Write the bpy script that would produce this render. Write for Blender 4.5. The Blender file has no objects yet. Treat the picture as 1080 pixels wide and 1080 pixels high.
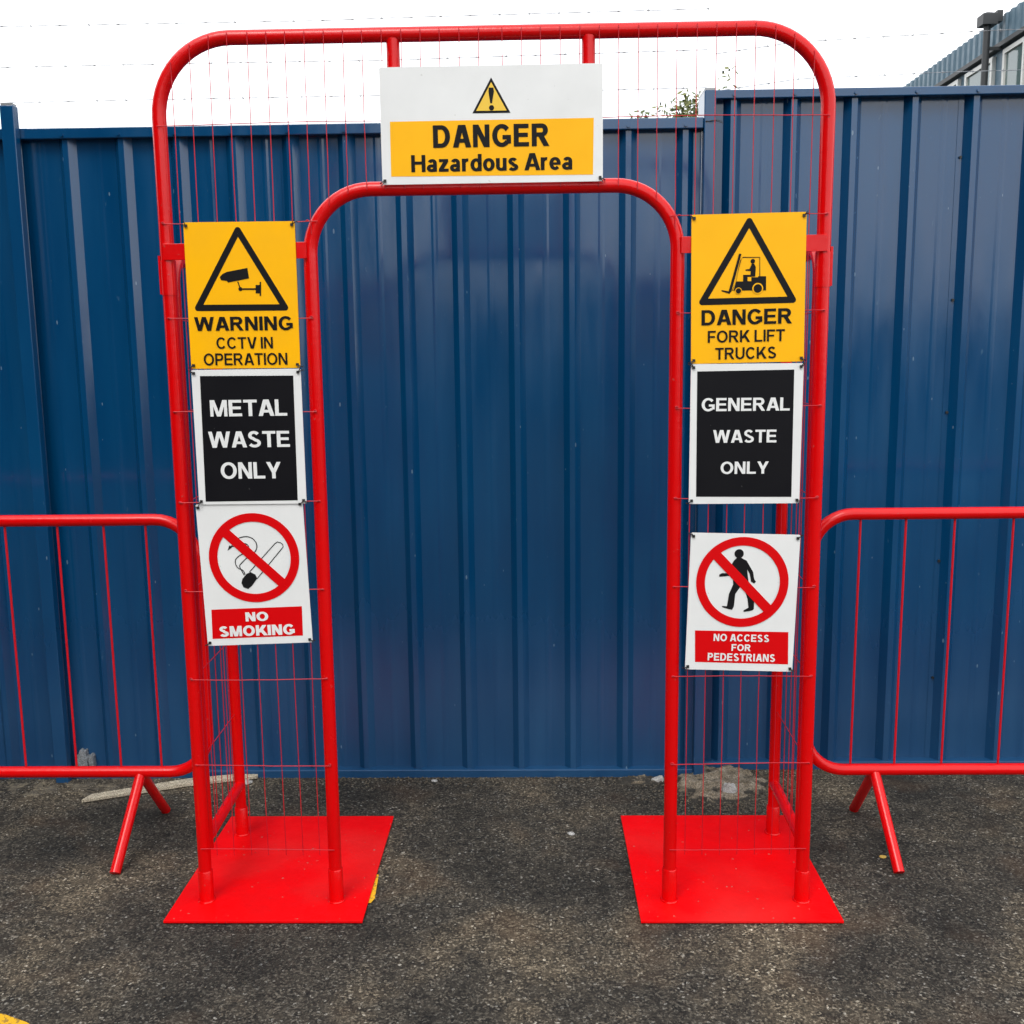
import bpy, bmesh, math, random, json
from math import sin, cos, pi, radians
from mathutils import Vector, Matrix, noise
random.seed(7)
sc = bpy.context.scene
COL = sc.collection
# ------------------------------------------------------------------ helpers
def tag(o, label=None, cat=None, group=None, kind=None):
    if label: o['label'] = label
    if cat: o['category'] = cat
    if group: o['group'] = group
    if kind: o['kind'] = kind
    return o
def empty(name, loc=(0, 0, 0), rot=(0, 0, 0)):
    o = bpy.data.objects.new(name, None); COL.objects.link(o)
    o.location = loc; o.rotation_euler = rot; o.empty_display_size = .1
    return o
class MB:
    def __init__(s): s.v = []; s.f = []; s.m = []
    def add(s, vs, fs, mi=0):
        b = len(s.v); s.v += [tuple(v) for v in vs]
        for f in fs: s.f.append([i + b for i in f]); s.m.append(mi)
        return s
    def box(s, x0, y0, z0, x1, y1, z1, mi=0):
        v = [(x, y, z) for z in (z0, z1) for y in (y0, y1) for x in (x0, x1)]
        return s.add(v, [(0, 2, 3, 1), (4, 5, 7, 6), (0, 1, 5, 4), (2, 6, 7, 3), (0, 4, 6, 2), (1, 3, 7, 5)], mi)
    def tube(s, pts, r, n=16, closed=False, caps=True):
        P = [Vector(p) for p in pts]; N = len(P)
        T = []
        for i in range(N):
            if closed: t = P[(i + 1) % N] - P[i - 1]
            else: t = P[min(i + 1, N - 1)] - P[max(i - 1, 0)]
            T.append(t.normalized())
        a = Vector((0, 0, 1)) if abs(T[0].z) < .8 else Vector((1, 0, 0))
        u = T[0].cross(a).normalized(); vs = []
        R = r if isinstance(r, (list, tuple)) else [r] * N
        for i in range(N):
            u = (u - T[i] * u.dot(T[i])).normalized(); w = T[i].cross(u)
            for k in range(n):
                q = 2 * pi * k / n; vs.append(P[i] + (u * cos(q) + w * sin(q)) * R[i])
        fs = []
        for i in range(N if closed else N - 1):
            j = (i + 1) % N
            for k in range(n):
                l = (k + 1) % n; fs.append((i * n + k, i * n + l, j * n + l, j * n + k))
        if caps and not closed:
            fs.append(tuple(range(n))[::-1]); fs.append(tuple((N - 1) * n + k for k in range(n)))
        return s.add(vs, fs)
    def build(s, name, mat, parent=None, smooth=False, bevel=0):
        me = bpy.data.meshes.new(name); me.from_pydata(s.v, [], s.f)
        for m in (mat if isinstance(mat, (list, tuple)) else [mat]): me.materials.append(m)
        if isinstance(mat, (list, tuple)):
            for p, mi in zip(me.polygons, s.m): p.material_index = mi
        me.update()
        if smooth:
            me.shade_smooth()
            try: me.set_sharp_from_angle(angle=radians(40))
            except Exception: pass
        o = bpy.data.objects.new(name, me); COL.objects.link(o)
        if parent: o.parent = parent
        if bevel:
            b = o.modifiers.new('b', 'BEVEL'); b.width = bevel; b.segments = 2; b.limit_method = 'ANGLE'
        return o
def rounded(pts, R, n=9, closed=False):
    """polyline with its inner corners replaced by arcs of radius R"""
    P = [Vector(p) for p in pts]; N = len(P); out = []
    for i in range(N):
        if not closed and i in (0, N - 1): out.append(P[i]); continue
        a, b, c = P[i - 1], P[i], P[(i + 1) % N]
        u = (a - b).normalized(); v = (c - b).normalized()
        ang = u.angle(v); d = R / math.tan(ang / 2)
        s = b + u * d; e = b + v * d; ce = b + (u + v).normalized() * (R / sin(ang / 2))
        for k in range(n + 1):
            t = k / n; th = (pi - ang)
            q = (s - ce) * (sin((1 - t) * th) / sin(th)) + (e - ce) * (sin(t * th) / sin(th))
            out.append(ce + q)
    return out
# ------------------------------------------------------------------ materials
def mat(name, color, rough=.5, spec=.5, metal=0):
    m = bpy.data.materials.new(name); m.use_nodes = True; nt = m.node_tree
    b = nt.nodes['Principled BSDF']
    b.inputs['Base Color'].default_value = (*color, 1); b.inputs['Roughness'].default_value = rough
    b.inputs['Specular IOR Level'].default_value = spec; b.inputs['Metallic'].default_value = metal
    return m, nt, b
def N(nt, t, **k):
    n = nt.nodes.new(t)
    for a, v in k.items():
        if a in n.inputs: n.inputs[a].default_value = v
        else: setattr(n, a, v)
    return n
def ramp(nt, fac, stops, interp='LINEAR'):
    r = nt.nodes.new('ShaderNodeValToRGB'); r.color_ramp.interpolation = interp
    e = r.color_ramp.elements
    while len(e) < len(stops): e.new(.5)
    for k, (p, c) in enumerate(stops):
        e[k].position = p; e[k].color = (*c, 1) if isinstance(c, tuple) else (c, c, c, 1)
    nt.links.new(fac, r.inputs[0]); return r
def mix(nt, fac, a, b, mode='MIX'):
    m = nt.nodes.new('ShaderNodeMix'); m.data_type = 'RGBA'; m.blend_type = mode
    for s, v in ((m.inputs[0], fac), (m.inputs[6], a), (m.inputs[7], b)):
        if hasattr(v, 'is_linked'): nt.links.new(v, s)
        elif isinstance(v, (int, float)): s.default_value = v
        else: s.default_value = (*v, 1)
    return m.outputs[2]
def coords(nt, scale=(1, 1, 1), kind='Object'):
    tc = nt.nodes.new('ShaderNodeTexCoord'); mp = nt.nodes.new('ShaderNodeMapping')
    mp.inputs['Scale'].default_value = scale; nt.links.new(tc.outputs[kind], mp.inputs['Vector']); return mp.outputs[0]
def tex(nt, vec, t, **k):
    n = N(nt, t, **k); nt.links.new(vec, n.inputs['Vector']); return n
def bump(nt, b, h, strength, dist):
    n = nt.nodes.new('ShaderNodeBump'); n.inputs['Strength'].default_value = strength; n.inputs['Distance'].default_value = dist
    nt.links.new(h, n.inputs['Height'])
    nt.links.new(n.outputs[0], b.inputs['Normal']); return n
def painted(name, color, rough, spec, dirt=(.25, .22, .2), chips=.72, bmp=.15, fine=60):
    m, nt, b = mat(name, color, rough, spec)
    v = coords(nt)
    n1 = tex(nt, v, 'ShaderNodeTexNoise', Scale=9.0, Detail=6.0)
    n2 = tex(nt, v, 'ShaderNodeTexNoise', Scale=float(fine), Detail=3.0)
    c = mix(nt, ramp(nt, n1.outputs[0], [(.35, 0.0), (.75, .25)]).outputs[0], color, tuple(x * .72 for x in color))
    c = mix(nt, ramp(nt, n2.outputs[0], [(chips, 0.0), (chips + .03, .55)]).outputs[0], c, dirt)
    nt.links.new(c, b.inputs['Base Color'])
    r = ramp(nt, n1.outputs[0], [(.3, rough * .85), (.7, min(1, rough * 1.25))])
    nt.links.new(r.outputs[0], b.inputs['Roughness'])
    bump(nt, b, n2.outputs[0], bmp, .0015)
    return m
RED = painted('red_paint', (.68, .0, .001), .22, .40, dirt=(.45, .07, .06), chips=.70, bmp=.3)
REDW = mat('red_wire', (.50, .006, .015), .4, .4)[0]
BARW = mat('red_bar', (.55, .003, .012), .4, .4)[0]
def plate_mat():
    m, nt, b = mat('red_plate', (.62, 0, .001), .5, .16); v = coords(nt)
    big = tex(nt, v, 'ShaderNodeTexNoise', Scale=5.0, Detail=6.0, Roughness=.65)
    c = mix(nt, ramp(nt, big.outputs[0], [(.40, 0.0), (.70, .6)]).outputs[0], (.80, .0, .001), (.60, .0, .003))
    sc1 = tex(nt, coords(nt, (1.0, 5.0, 1)), 'ShaderNodeTexNoise', Scale=28.0, Detail=7.0, Roughness=.8)
    c = mix(nt, ramp(nt, sc1.outputs[0], [(.60, 0.0), (.72, .35)]).outputs[0], c, (.26, .035, .03))
    ch = tex(nt, v, 'ShaderNodeTexNoise', Scale=75.0, Detail=3.0)
    c = mix(nt, ramp(nt, ch.outputs[0], [(.71, 0.0), (.73, .75)]).outputs[0], c, (.30, .16, .13))
    dust = tex(nt, v, 'ShaderNodeTexNoise', Scale=2.2, Detail=5.0)
    c = mix(nt, ramp(nt, dust.outputs[0], [(.5, 0.0), (.75, .07)]).outputs[0], c, (.45, .25, .22))
    nt.links.new(c, b.inputs['Base Color'])
    nt.links.new(ramp(nt, big.outputs[0], [(.3, .32), (.7, .65)]).outputs[0], b.inputs['Roughness'])
    bump(nt, b, ch.outputs[0], .5, .0015); return m
PLATE = plate_mat()
WHITE = painted('white_board', (.80, .81, .80), .35, .4, dirt=(.55, .55, .53), chips=.74, bmp=.04)
YELLOW = painted('yellow_print', (1.0, .49, .0), .4, .25, dirt=(.8, .4, .05), chips=.78, bmp=.04)
PALEY = mat('pale_yellow_print', (.85, .55, .05), .4, .4)[0]
BLACK = mat('black_print', (.010, .010, .011), .4, .12)[0]
BOARDB = painted('black_board', (.006, .006, .008), .42, .14, dirt=(.12, .12, .12), chips=.77, bmp=.04)
REDP = mat('red_print', (.66, .0, .002), .4, .2)[0]
TIE = mat('black_nylon', (.012, .012, .012), .45, .5)[0]
GALV = mat('galvanised_wire', (.32, .33, .34), .45, .5, .6)[0]
def blue():
    m, nt, b = mat('blue_coated_steel', (0, .045, .16), .2, .68); b.inputs['IOR'].default_value = 1.52
    v = coords(nt); vs = coords(nt, (1, 1, .12)); vw = coords(nt, (1.0, 1.0, .35))
    n1 = tex(nt, vs, 'ShaderNodeTexNoise', Scale=14.0, Detail=5.0)
    n0 = tex(nt, v, 'ShaderNodeTexNoise', Scale=1.3, Detail=2.0)
    c = mix(nt, n1.outputs[0], (0.0, .037, .115), (0.0, .070, .182))
    c = mix(nt, ramp(nt, n0.outputs[0], [(.35, 0.0), (.7, .5)]).outputs[0], c, (0.0, .036, .115))
    # small pale scuffs
    vd = coords(nt, (1.8, 1, .62))
    vo = tex(nt, vd, 'ShaderNodeTexVoronoi', Scale=15.0, Randomness=1.0)
    sep = nt.nodes.new('ShaderNodeSeparateColor'); nt.links.new(vo.outputs['Color'], sep.inputs[0])
    rad = N(nt, 'ShaderNodeMath', operation='MULTIPLY'); nt.links.new(sep.outputs[0], rad.inputs[0]); rad.inputs[1].default_value = .085
    lt = N(nt, 'ShaderNodeMath', operation='LESS_THAN'); nt.links.new(vo.outputs['Distance'], lt.inputs[0]); nt.links.new(rad.outputs[0], lt.inputs[1])
    sp = N(nt, 'ShaderNodeMath', operation='GREATER_THAN'); nt.links.new(sep.outputs[1], sp.inputs[0]); sp.inputs[1].default_value = .48
    mm = N(nt, 'ShaderNodeMath', operation='MULTIPLY'); nt.links.new(lt.outputs[0], mm.inputs[0]); nt.links.new(sp.outputs[0], mm.inputs[1])
    m3 = N(nt, 'ShaderNodeMath', operation='MULTIPLY'); nt.links.new(mm.outputs[0], m3.inputs[0]); m3.inputs[1].default_value = .45
    c = mix(nt, m3.outputs[0], c, (.22, .33, .42))
    # pale mortar splash and dust towards scraped spots
    n3 = tex(nt, coords(nt, (1, 1, .4)), 'ShaderNodeTexNoise', Scale=55.0, Detail=4.0)
    c = mix(nt, ramp(nt, n3.outputs[0], [(.70, 0.0), (.78, .3)]).outputs[0], c, (.10, .20, .30))
    nt.links.new(c, b.inputs['Base Color'])
    r = ramp(nt, n1.outputs[0], [(.3, .10), (.7, .22)]); sz = nt.nodes.new('ShaderNodeSeparateXYZ'); nt.links.new(v, sz.inputs[0])
    nd = N(nt, 'ShaderNodeMath', operation='MULTIPLY_ADD'); nt.links.new(n0.outputs[0], nd.inputs[0]); nd.inputs[1].default_value = .5; nt.links.new(sz.outputs[2], nd.inputs[2])
    gz = ramp(nt, nd.outputs[0], [(.55, .34), (1.0, 0.0)])   # dried splash film dulls the gloss near the ground
    ra = N(nt, 'ShaderNodeMath', operation='ADD'); nt.links.new(r.outputs[0], ra.inputs[0]); nt.links.new(gz.outputs[0], ra.inputs[1]); nt.links.new(ra.outputs[0], b.inputs['Roughness'])
    nw = tex(nt, vw, 'ShaderNodeTexNoise', Scale=4.0, Detail=2.0)
    bm = bump(nt, b, nw.outputs[0], .35, .012)
    b2 = nt.nodes.new('ShaderNodeBump'); b2.inputs['Strength'].default_value = .12; b2.inputs['Distance'].default_value = .001
    nt.links.new(n3.outputs[0], b2.inputs['Height']); nt.links.new(bm.outputs[0], b2.inputs['Normal']); nt.links.new(b2.outputs[0], b.inputs['Normal'])
    return m
BLUE = blue()
def asphalt():
    m, nt, b = mat('asphalt', (.05, .05, .045), .85, .3)
    v = coords(nt)
    big = tex(nt, v, 'ShaderNodeTexNoise', Scale=1.9, Detail=7.0, Roughness=.62)
    mid = tex(nt, v, 'ShaderNodeTexNoise', Scale=26.0, Detail=5.0, Roughness=.7)
    vo = tex(nt, v, 'ShaderNodeTexVoronoi', Scale=150.0, Randomness=1.0)
    fine = tex(nt, v, 'ShaderNodeTexNoise', Scale=140.0, Detail=4.0, Roughness=.75)
    sep = nt.nodes.new('ShaderNodeSeparateColor'); nt.links.new(vo.outputs['Color'], sep.inputs[0])
    stone = ramp(nt, sep.outputs[0], [(0.0, (.024, .022, .020)), (.40, (.062, .055, .045)), (.75, (.155, .138, .112)), (.96, (.27, .25, .21)), (1.0, (.55, .54, .50))])
    c = mix(nt, ramp(nt, fine.outputs[0], [(.42, 0.0), (.58, 1.0)]).outputs[0], (.008, .0075, .007), stone.outputs[0])
    c = mix(nt, ramp(nt, mid.outputs[0], [(.42, 0.0), (.72, .5)]).outputs[0], c, (.125, .110, .088))
    bb = ramp(nt, big.outputs[0], [(.36, (.36, .37, .38)), (.50, (.80, .78, .75)), (.59, (1.40, 1.28, 1.10)), (.69, (2.0, 1.82, 1.52))])
    c = mix(nt, 1.0, c, bb.outputs[0], 'MULTIPLY')
    warm = tex(nt, v, 'ShaderNodeTexNoise', Scale=3.3, Detail=2.0)
    c = mix(nt, ramp(nt, warm.outputs[0], [(.56, 0.0), (.72, .40)]).outputs[0], c, (.095, .055, .03))
    nt.links.new(c, b.inputs['Base Color'])
    add = N(nt, 'ShaderNodeMath', operation='ADD'); nt.links.new(fine.outputs[0], add.inputs[0]); nt.links.new(sep.outputs[0], add.inputs[1])
    bm = bump(nt, b, add.outputs[0], .9, .005)
    b2 = nt.nodes.new('ShaderNodeBump'); b2.inputs['Strength'].default_value = .6; b2.inputs['Distance'].default_value = .012
    nt.links.new(mid.outputs[0], b2.inputs['Height']); nt.links.new(bm.outputs[0], b2.inputs['Normal']); nt.links.new(b2.outputs[0], b.inputs['Normal'])
    return m
ASPH = asphalt()
def N1(nt, s, k, o):
    q = N(nt, 'ShaderNodeMath', operation='MULTIPLY_ADD'); nt.links.new(s, q.inputs[0]); q.inputs[1].default_value = k; q.inputs[2].default_value = o; return q.outputs[0]
def concrete(name, a, bcol, scale=30., edge=False):
    m, nt, b = mat(name, a, .9, .2); v = coords(nt)
    n = tex(nt, v, 'ShaderNodeTexNoise', Scale=scale, Detail=6.0, Roughness=.7)
    n2 = tex(nt, v, 'ShaderNodeTexNoise', Scale=scale * 7, Detail=3.0)
    c = mix(nt, ramp(nt, n.outputs[0], [(.38, 0.0), (.62, 1.0)]).outputs[0], a, bcol)
    c = mix(nt, ramp(nt, n2.outputs[0], [(.42, .65), (.6, 0.0)]).outputs[0], c, (.045, .04, .035))
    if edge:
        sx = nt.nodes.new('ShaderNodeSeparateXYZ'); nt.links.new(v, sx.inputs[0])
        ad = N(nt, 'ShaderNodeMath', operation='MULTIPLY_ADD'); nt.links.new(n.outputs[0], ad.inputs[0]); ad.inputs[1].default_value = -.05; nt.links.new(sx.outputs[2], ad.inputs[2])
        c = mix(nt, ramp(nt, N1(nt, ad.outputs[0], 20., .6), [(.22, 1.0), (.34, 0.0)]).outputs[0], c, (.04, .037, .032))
    nt.links.new(c, b.inputs['Base Color']); bump(nt, b, n2.outputs[0], .8, .004); return m
CONC = concrete('broken_concrete', (.17, .135, .09), (.36, .31, .24), edge=True)
CHALK = concrete('white_mortar', (.5, .49, .47), (.68, .68, .66), 60.)
CHALKG = concrete('grey_mortar', (.26, .30, .33), (.36, .38, .40), 60.)
TAN = concrete('tan_grit', (.20, .17, .12), (.10, .09, .075), 18.)
WOOD = concrete('weathered_timber', (.74, .66, .50), (.55, .48, .36), 40.)
YLINE = painted('yellow_road_paint', (.72, .40, .02), .8, .2, dirt=(.06, .055, .05), chips=.56, bmp=.8, fine=90)
# ------------------------------------------------------------------ ground
def plate_poly(mb, pts, z0, z1):
    n = len(pts); mb.add([(x, y, z0) for x, y in pts] + [(x, y, z1) for x, y in pts],
        [tuple(range(n, 2 * n)), tuple(range(n))[::-1]] + [(i, (i + 1) % n, n + (i + 1) % n, n + i) for i in range(n)])
g = MB(); g.add([(-150, -150, 0), (150, -150, 0), (150, 150, 0), (-150, 150, 0)], [(0, 1, 2, 3)])
tag(g.build('ground', ASPH), kind='structure')
def blob(cx, cy, rx, ry, n, jit, seed):
    rd = random.Random(seed); return [(cx + cos(2 * pi * k / n) * rx * (1 + rd.uniform(-jit, jit)), cy + sin(2 * pi * k / n) * ry * (1 + rd.uniform(-jit, jit))) for k in range(n)]
ym = MB()
for pts in ([(-1.6, -.60), (-1.35, -.50), (-1.20, -.515), (-1.13, -.545), (-1.09, -.57), (-1.06, -.66), (-1.6, -.72)],
            [(-.42, -.01), (-.383, -.005), (-.375, .02), (-.379, .08), (-.384, .16), (-.42, .16)]):
    ym.add([(x, y, .004) for x, y in pts], [tuple(range(len(pts)))[::-1]])
for p in ym.f: pass
me_y = ym.build('road_marking', YLINE); tag(me_y, kind='structure')
# loose grit along the foot of the fence and scattered over the yard
st = MB()
def stone(mb, x, y, z, r, rd):
    vs = []
    for d in ((1, 0, 0), (-1, 0, 0), (0, 1, 0), (0, -1, 0), (0, 0, 1), (0, 0, -1)):
        q = r * rd.uniform(.6, 1.25); vs.append((x + d[0] * q, y + d[1] * q, z + d[2] * q * .7))
    mb.add(vs, [(0, 2, 4), (2, 1, 4), (1, 3, 4), (3, 0, 4), (2, 0, 5), (1, 2, 5), (3, 1, 5), (0, 3, 5)])
rd = random.Random(3)
for k in range(5900):
    x = rd.uniform(-3.0, 2.6)
    edge = rd.random() < .62
    y = (.90 - abs(rd.gauss(0, .045)) if x < .72 else .985 - abs(rd.gauss(0, .05))) if edge else rd.uniform(-1.0, .9)
    if k > 4300: x = rd.gauss(.77, .14); y = rd.gauss(.75, .09); edge = True
    if abs(abs(x) - .67) < .30 and -.13 < y < .57 or y > .96: continue
    stone(st, x, y, .001, rd.uniform(.0015, .0042) * (1.25 if edge else .8), rd)
tag(st.build('loose_grit', TAN), 'tan loose grit gathered along the foot of the blue fence', 'grit', kind='stuff')
def slab(name, cx, cy, rx, ry, hgt, material, label, cat, seed, group=None, nx=46, pw=1.2, off=.012):
    mb = MB(); vs = []; ny = nx
    for j in range(ny + 1):
        for i in range(nx + 1):
            u = i / nx * 2 - 1; v = j / ny * 2 - 1
            x = cx + u * rx; y = cy + v * ry
            e = .92 - math.sqrt(u * u * .9 + v * v * .9) + .34 * noise.noise(Vector((x * 9, y * 9, seed))) + .30 * noise.noise(Vector((x * 28, y * 28, seed)))
            h = max(0, min(1, e * 3)) ** pw * hgt * (.75 + .5 * noise.noise(Vector((x * 22, y * 22, seed + 3)))) + .006 * noise.noise(Vector((x * 70, y * 70, seed)))
            vs.append((x, y, h - off))
    fs = [(j * (nx + 1) + i, j * (nx + 1) + i + 1, (j + 1) * (nx + 1) + i + 1, (j + 1) * (nx + 1) + i) for j in range(ny) for i in range(nx)]
    mb.add(vs, fs); o = mb.build(name, material, smooth=True)
    return tag(o, label, cat, group)
slab('concrete_patch', .775, .82, .25, .18, .042, CONC, 'broken tan concrete lump under the joint of the two blue fences', 'concrete', 5.)
slab('concrete_patch', -1.78, .80, .52, .085, .016, TAN, 'low strip of tan gritty concrete below the left barrier, against the fence', 'concrete', 9.)
slab('concrete_patch', .50, .865, .10, .05, .022, CONC, 'small crumbled concrete edge at the fence foot left of the right-hand gate post', 'concrete', 12.)
for (nm, cx, cy, rx, ry, h, sd, lb) in (
    ('mortar_chip', -.985, .86, .035, .03, .018, 2., 'white mortar splash on the ground behind the mesh of the left column'),
    ('mortar_chip', .548, .86, .035, .025, .030, 3., 'white mortar chip at the fence foot beside the right-hand column'),
    ('mortar_chip', .795, .73, .035, .045, .070, 4., 'white crumbled mortar lying on the broken concrete lump')):
    slab(nm, cx, cy, rx, ry, h, CHALK, lb, 'mortar chip', sd, nx=18)
rdp = random.Random(8)
for i, (x, y, r, lb) in enumerate(((.215, .43, .010, 'largest white pebble lying on the asphalt between the two red base plates'),
                   (1.19, .27, .009, 'ochre pebble on the asphalt between the right base plate and the right barrier foot'),
                   (.42, .37, .008, 'small yellow pebble close to the edge of the right base plate'),
                   (-.28, .86, .009, 'white pebble against the foot of the fence in the gate opening'),)):
    p = MB(); 
    bm = bmesh.new(); bmesh.ops.create_icosphere(bm, subdivisions=2, radius=r)
    for v in bm.verts: v.co *= 1 + .35 * noise.noise(v.co * 90 + Vector((i, 0, 0))); v.co.z *= .45; v.co.x *= 1.3
    me = bpy.data.meshes.new('pebble'); bm.to_mesh(me); bm.free(); me.materials.append(CHALK if i in (0, 3) else mat('ochre_stone', (.45, .3, .06), .8)[0])
    o = bpy.data.objects.new('pebble', me); COL.objects.link(o); o.location = (x, y, r * .3); tag(o, lb, 'pebble')
w = MB(); pr = [(-1.530, .672), (-1.512, .722), (-1.20, .868), (-.93, .925), (-.93, .885), (-1.19, .818)]
plate_poly(w, [(-1.530, .672), (-1.19, .812), (-.95, .880), (-.955, .918), (-1.205, .858), (-1.515, .722)], .003, .016)
tag(w.build('timber_lath', WOOD, bevel=.002), 'pale weathered timber lath lying on the asphalt behind the left barrier foot', 'lath')
# ------------------------------------------------------------------ fences
def sheet_profile(x0, x1, pitch, phase, y, fl, cr, dep, sd=.0019):
    """trapezoid ribs standing out towards the camera, tiny stiffener in mid pan"""
    pts = [(x0, y)]; k = math.floor((x0 - phase) / pitch) - 1
    while phase + k * pitch < x1:
        xl = phase + k * pitch
        seq = [(0, 0), (fl, -dep), (fl + cr, -dep), (2 * fl + cr, 0)]
        pan = pitch - 1.4 * fl - cr; mx = 2 * fl + cr + pan / 2
        seq += [(mx - .012, 0), (mx - .004, -sd), (mx + .004, -sd), (mx + .012, 0)]
        for dx, dy in seq:
            if x0 + .002 < xl + dx < x1 - .002: pts.append((xl + dx, y + dy))
        k += 1
    pts.append((x1, y)); return pts
def sheet(parent, x0, x1, pitch, phase, y, z0, z1, fl=.021, cr=.019, dep=.024, lap=0, sd=.0007):
    p = [(a, b - lap) for a, b in sheet_profile(x0, x1, pitch, phase, y, fl, cr, dep, sd)]; n = len(p); zs = [z0, z1]
    mb = MB(); mb.add([(a, b, z) for z in zs for a, b in p] + [(a, b + .0012, z) for z in zs for a, b in p],
        [(i, i + 1, n + i + 1, n + i) for i in range(n - 1)] + [(2 * n + i + 1, 2 * n + i, 3 * n + i, 3 * n + i + 1) for i in range(n - 1)])
    return mb.build('panel', BLUE, parent)
def screws(parent, xs, y, z):
    for x in xs: MB().tube([(x, y, z), (x, y - .006, z)], .006, 8).build('screw', BLUE, parent)
F1 = empty('metal_fence', (0, .93, 0)); tag(F1, 'lower blue corrugated metal fence running behind the gate and left barrier', 'fence')
ph = -.569
cuts = [-4.46, -3.485, -2.51, -1.535 - .01, -.76 - .02, .215 - .02, .685]
cuts = [-4.49, -3.51, -2.535, -1.66, -.775, .20, .690]
for a, b in zip(cuts[:-1], cuts[1:]):
    sheet(F1, a, b + (.004 if b < .6 else 0), .195, ph, 0, .028, 2.345, lap=.0018 * (cuts.index(a) % 2))
MB().box(-4.5, -.040, 2.330, .69, .020, 2.366).build('top_rail', BLUE, F1, bevel=.003)
MB().box(-4.5, -.036, -.005, .69, .020, .030).build('bottom_rail', BLUE, F1, bevel=.003)
for x in (-3.9, -1.684):
    pb = MB().box(x - .024, -.075, -.01, x + .024, -.0405, 2.435)
    pb.build('post', BLUE, F1, bevel=.003)
    MB().box(x - .020, -.073, 2.4355, x + .020, -.043, 2.442).build('post_cap', GALV, F1)
screws(F1, [ph + .028 + .195 * k for k in range(-19, 7)], -.0395, 2.341)
F2 = empty('metal_fence', (0, 1.0, 0)); tag(F2, 'taller blue corrugated metal fence behind the right barrier', 'fence')
for k, (a, b) in enumerate(((.735, 1.59), (1.59, 2.62), (2.62, 3.65), (3.65, 4.5))):
    sheet(F2, a, b + .004, .2085, .775, 0, .03, 2.45, fl=.021, cr=.020, dep=.029, sd=.0014, lap=.0018 * (k % 2))
MB().box(.732, -.044, 2.440, 4.5, .02, 2.469).build('top_rail', BLUE, F2, bevel=.003)
MB().box(.735, -.040, -.005, 4.5, .02, .030).build('bottom_rail', BLUE, F2, bevel=.003)
MB().box(.6905, -.115, .0, .7305, .02, 2.452).build('post', BLUE, F2, bevel=.003)
MB().box(.6925, -.112, 2.4525, .7285, .018, 2.460).build('post_cap', GALV, F2)
screws(F2, [.804 + .2085 * k for k in range(0, 17)], -.0435, 2.452)
for x in (1.600, ):
    for z in (.35, .8, 1.35, 1.75, 2.24): MB().tube([(x + .004, -.003, z), (x + .004, -.009, z)], .005, 8).build('screw', TIE, F2)
# barbed wire on the fence tops
def barbed(parent, pts, off):
    P = [Vector(p) - Vector(off) for p in pts]; fine = []
    for a, b in zip(P[:-1], P[1:]):
        L = (b - a).length; n = max(2, int(L / .02))
        for i in range(n): fine.append(a.lerp(b, i / n))
    fine.append(P[-1]); mb = MB()
    for sgn in (1, -1):
        mb.tube([p + Vector((0, cos(i * .9) * .0008, sin(i * .9) * .0008)) * sgn for i, p in enumerate(fine)], .0007, 5)
    d = 0; last = fine[0]; rb = random.Random(len(pts) + int(P[0].z * 100))
    for p in fine:
        d += (p - last).length; last = p
        if d > .098:
            d = 0; a = rb.uniform(0, pi)
            for q in (a, a + 1.3):
                v = Vector((.004 * rb.uniform(-1, 1), cos(q) * .012, sin(q) * .012)); mb.tube([p - v * .7, p + v * .7], .0006, 4)
            mb.tube([p - Vector((.005, 0, 0)), p + Vector((.005, 0, 0))], .0018, 6)
    return mb.build('barbed_wire', GALV, parent)
o1 = (0, .93, 0); o2 = (0, 1.0, 0)
barbed(F1, [(-4.4, .90, 2.440), (-1.27, .905, 2.456), (-.48, .905, 2.457), (.70, .90, 2.463)], o1)
barbed(F1, [(-4.4, .90, 2.558), (-1.07, .905, 2.572), (-.4, .905, 2.571), (.70, .90, 2.585)], o1)
barbed(F1, [(-4.4, .90, 2.700), (-.6, .905, 2.702), (-.34, .905, 2.707), (.70, .90, 2.715)], o1)
barbed(F2, [(.72, .96, 2.463), (1.03, .99, 2.508), (1.55, 1., 2.525), (1.8, 1., 2.528), (4.4, 1., 2.55)], o2)
barbed(F2, [(.72, .96, 2.585), (1.02, .99, 2.63), (1.7, 1., 2.659), (4.4, 1., 2.70)], o2)
for par, x, y, z0, z1 in ((F1, -4.4, -.03, 2.35, 2.71), (F2, 4.4, -.0, 2.45, 2.72)):
    MB().tube([(x, y, z0), (x, y, z1)], .008, 8).build('wire_stake', GALV, par)
for k, (cx, cz, rx, rz) in enumerate(((-1.622, .070, .022, .040), (-1.590, .060, .010, .032), (-1.64, .05, .014, .03))):
    rq = random.Random(k + 40); n = 26; mb = MB(); o_ = []
    for i in range(n):
        a = 2 * pi * i / n; q = rq.uniform(.75, 1.1); o_.append((cx + cos(a) * rx * q, -.028 - .0005 * k, cz + sin(a) * rz * q))
    mb.add(o_ + [(cx, -.0305, cz)] + [(p_[0], p_[1] + .03, p_[2]) for p_ in o_], [(i, (i + 1) % n, n) for i in range(n)] + [(i, n + 1 + i, n + 1 + (i + 1) % n, (i + 1) % n) for i in range(n)])
    mb.build('mortar_splash', CHALKG, F1)
tw = MB(); tw.tube([(.695, -.116, 2.352), (.715, -.121, 2.350), (.735, -.119, 2.354), (.752, -.117, 2.349)], .0012, 5)
tw.tube([(.695, -.116, 2.349), (.718, -.120, 2.353), (.738, -.119, 2.349), (.755, -.117, 2.343)], .0012, 5)
tw.build('tie_wire', TIE, F2)
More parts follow.
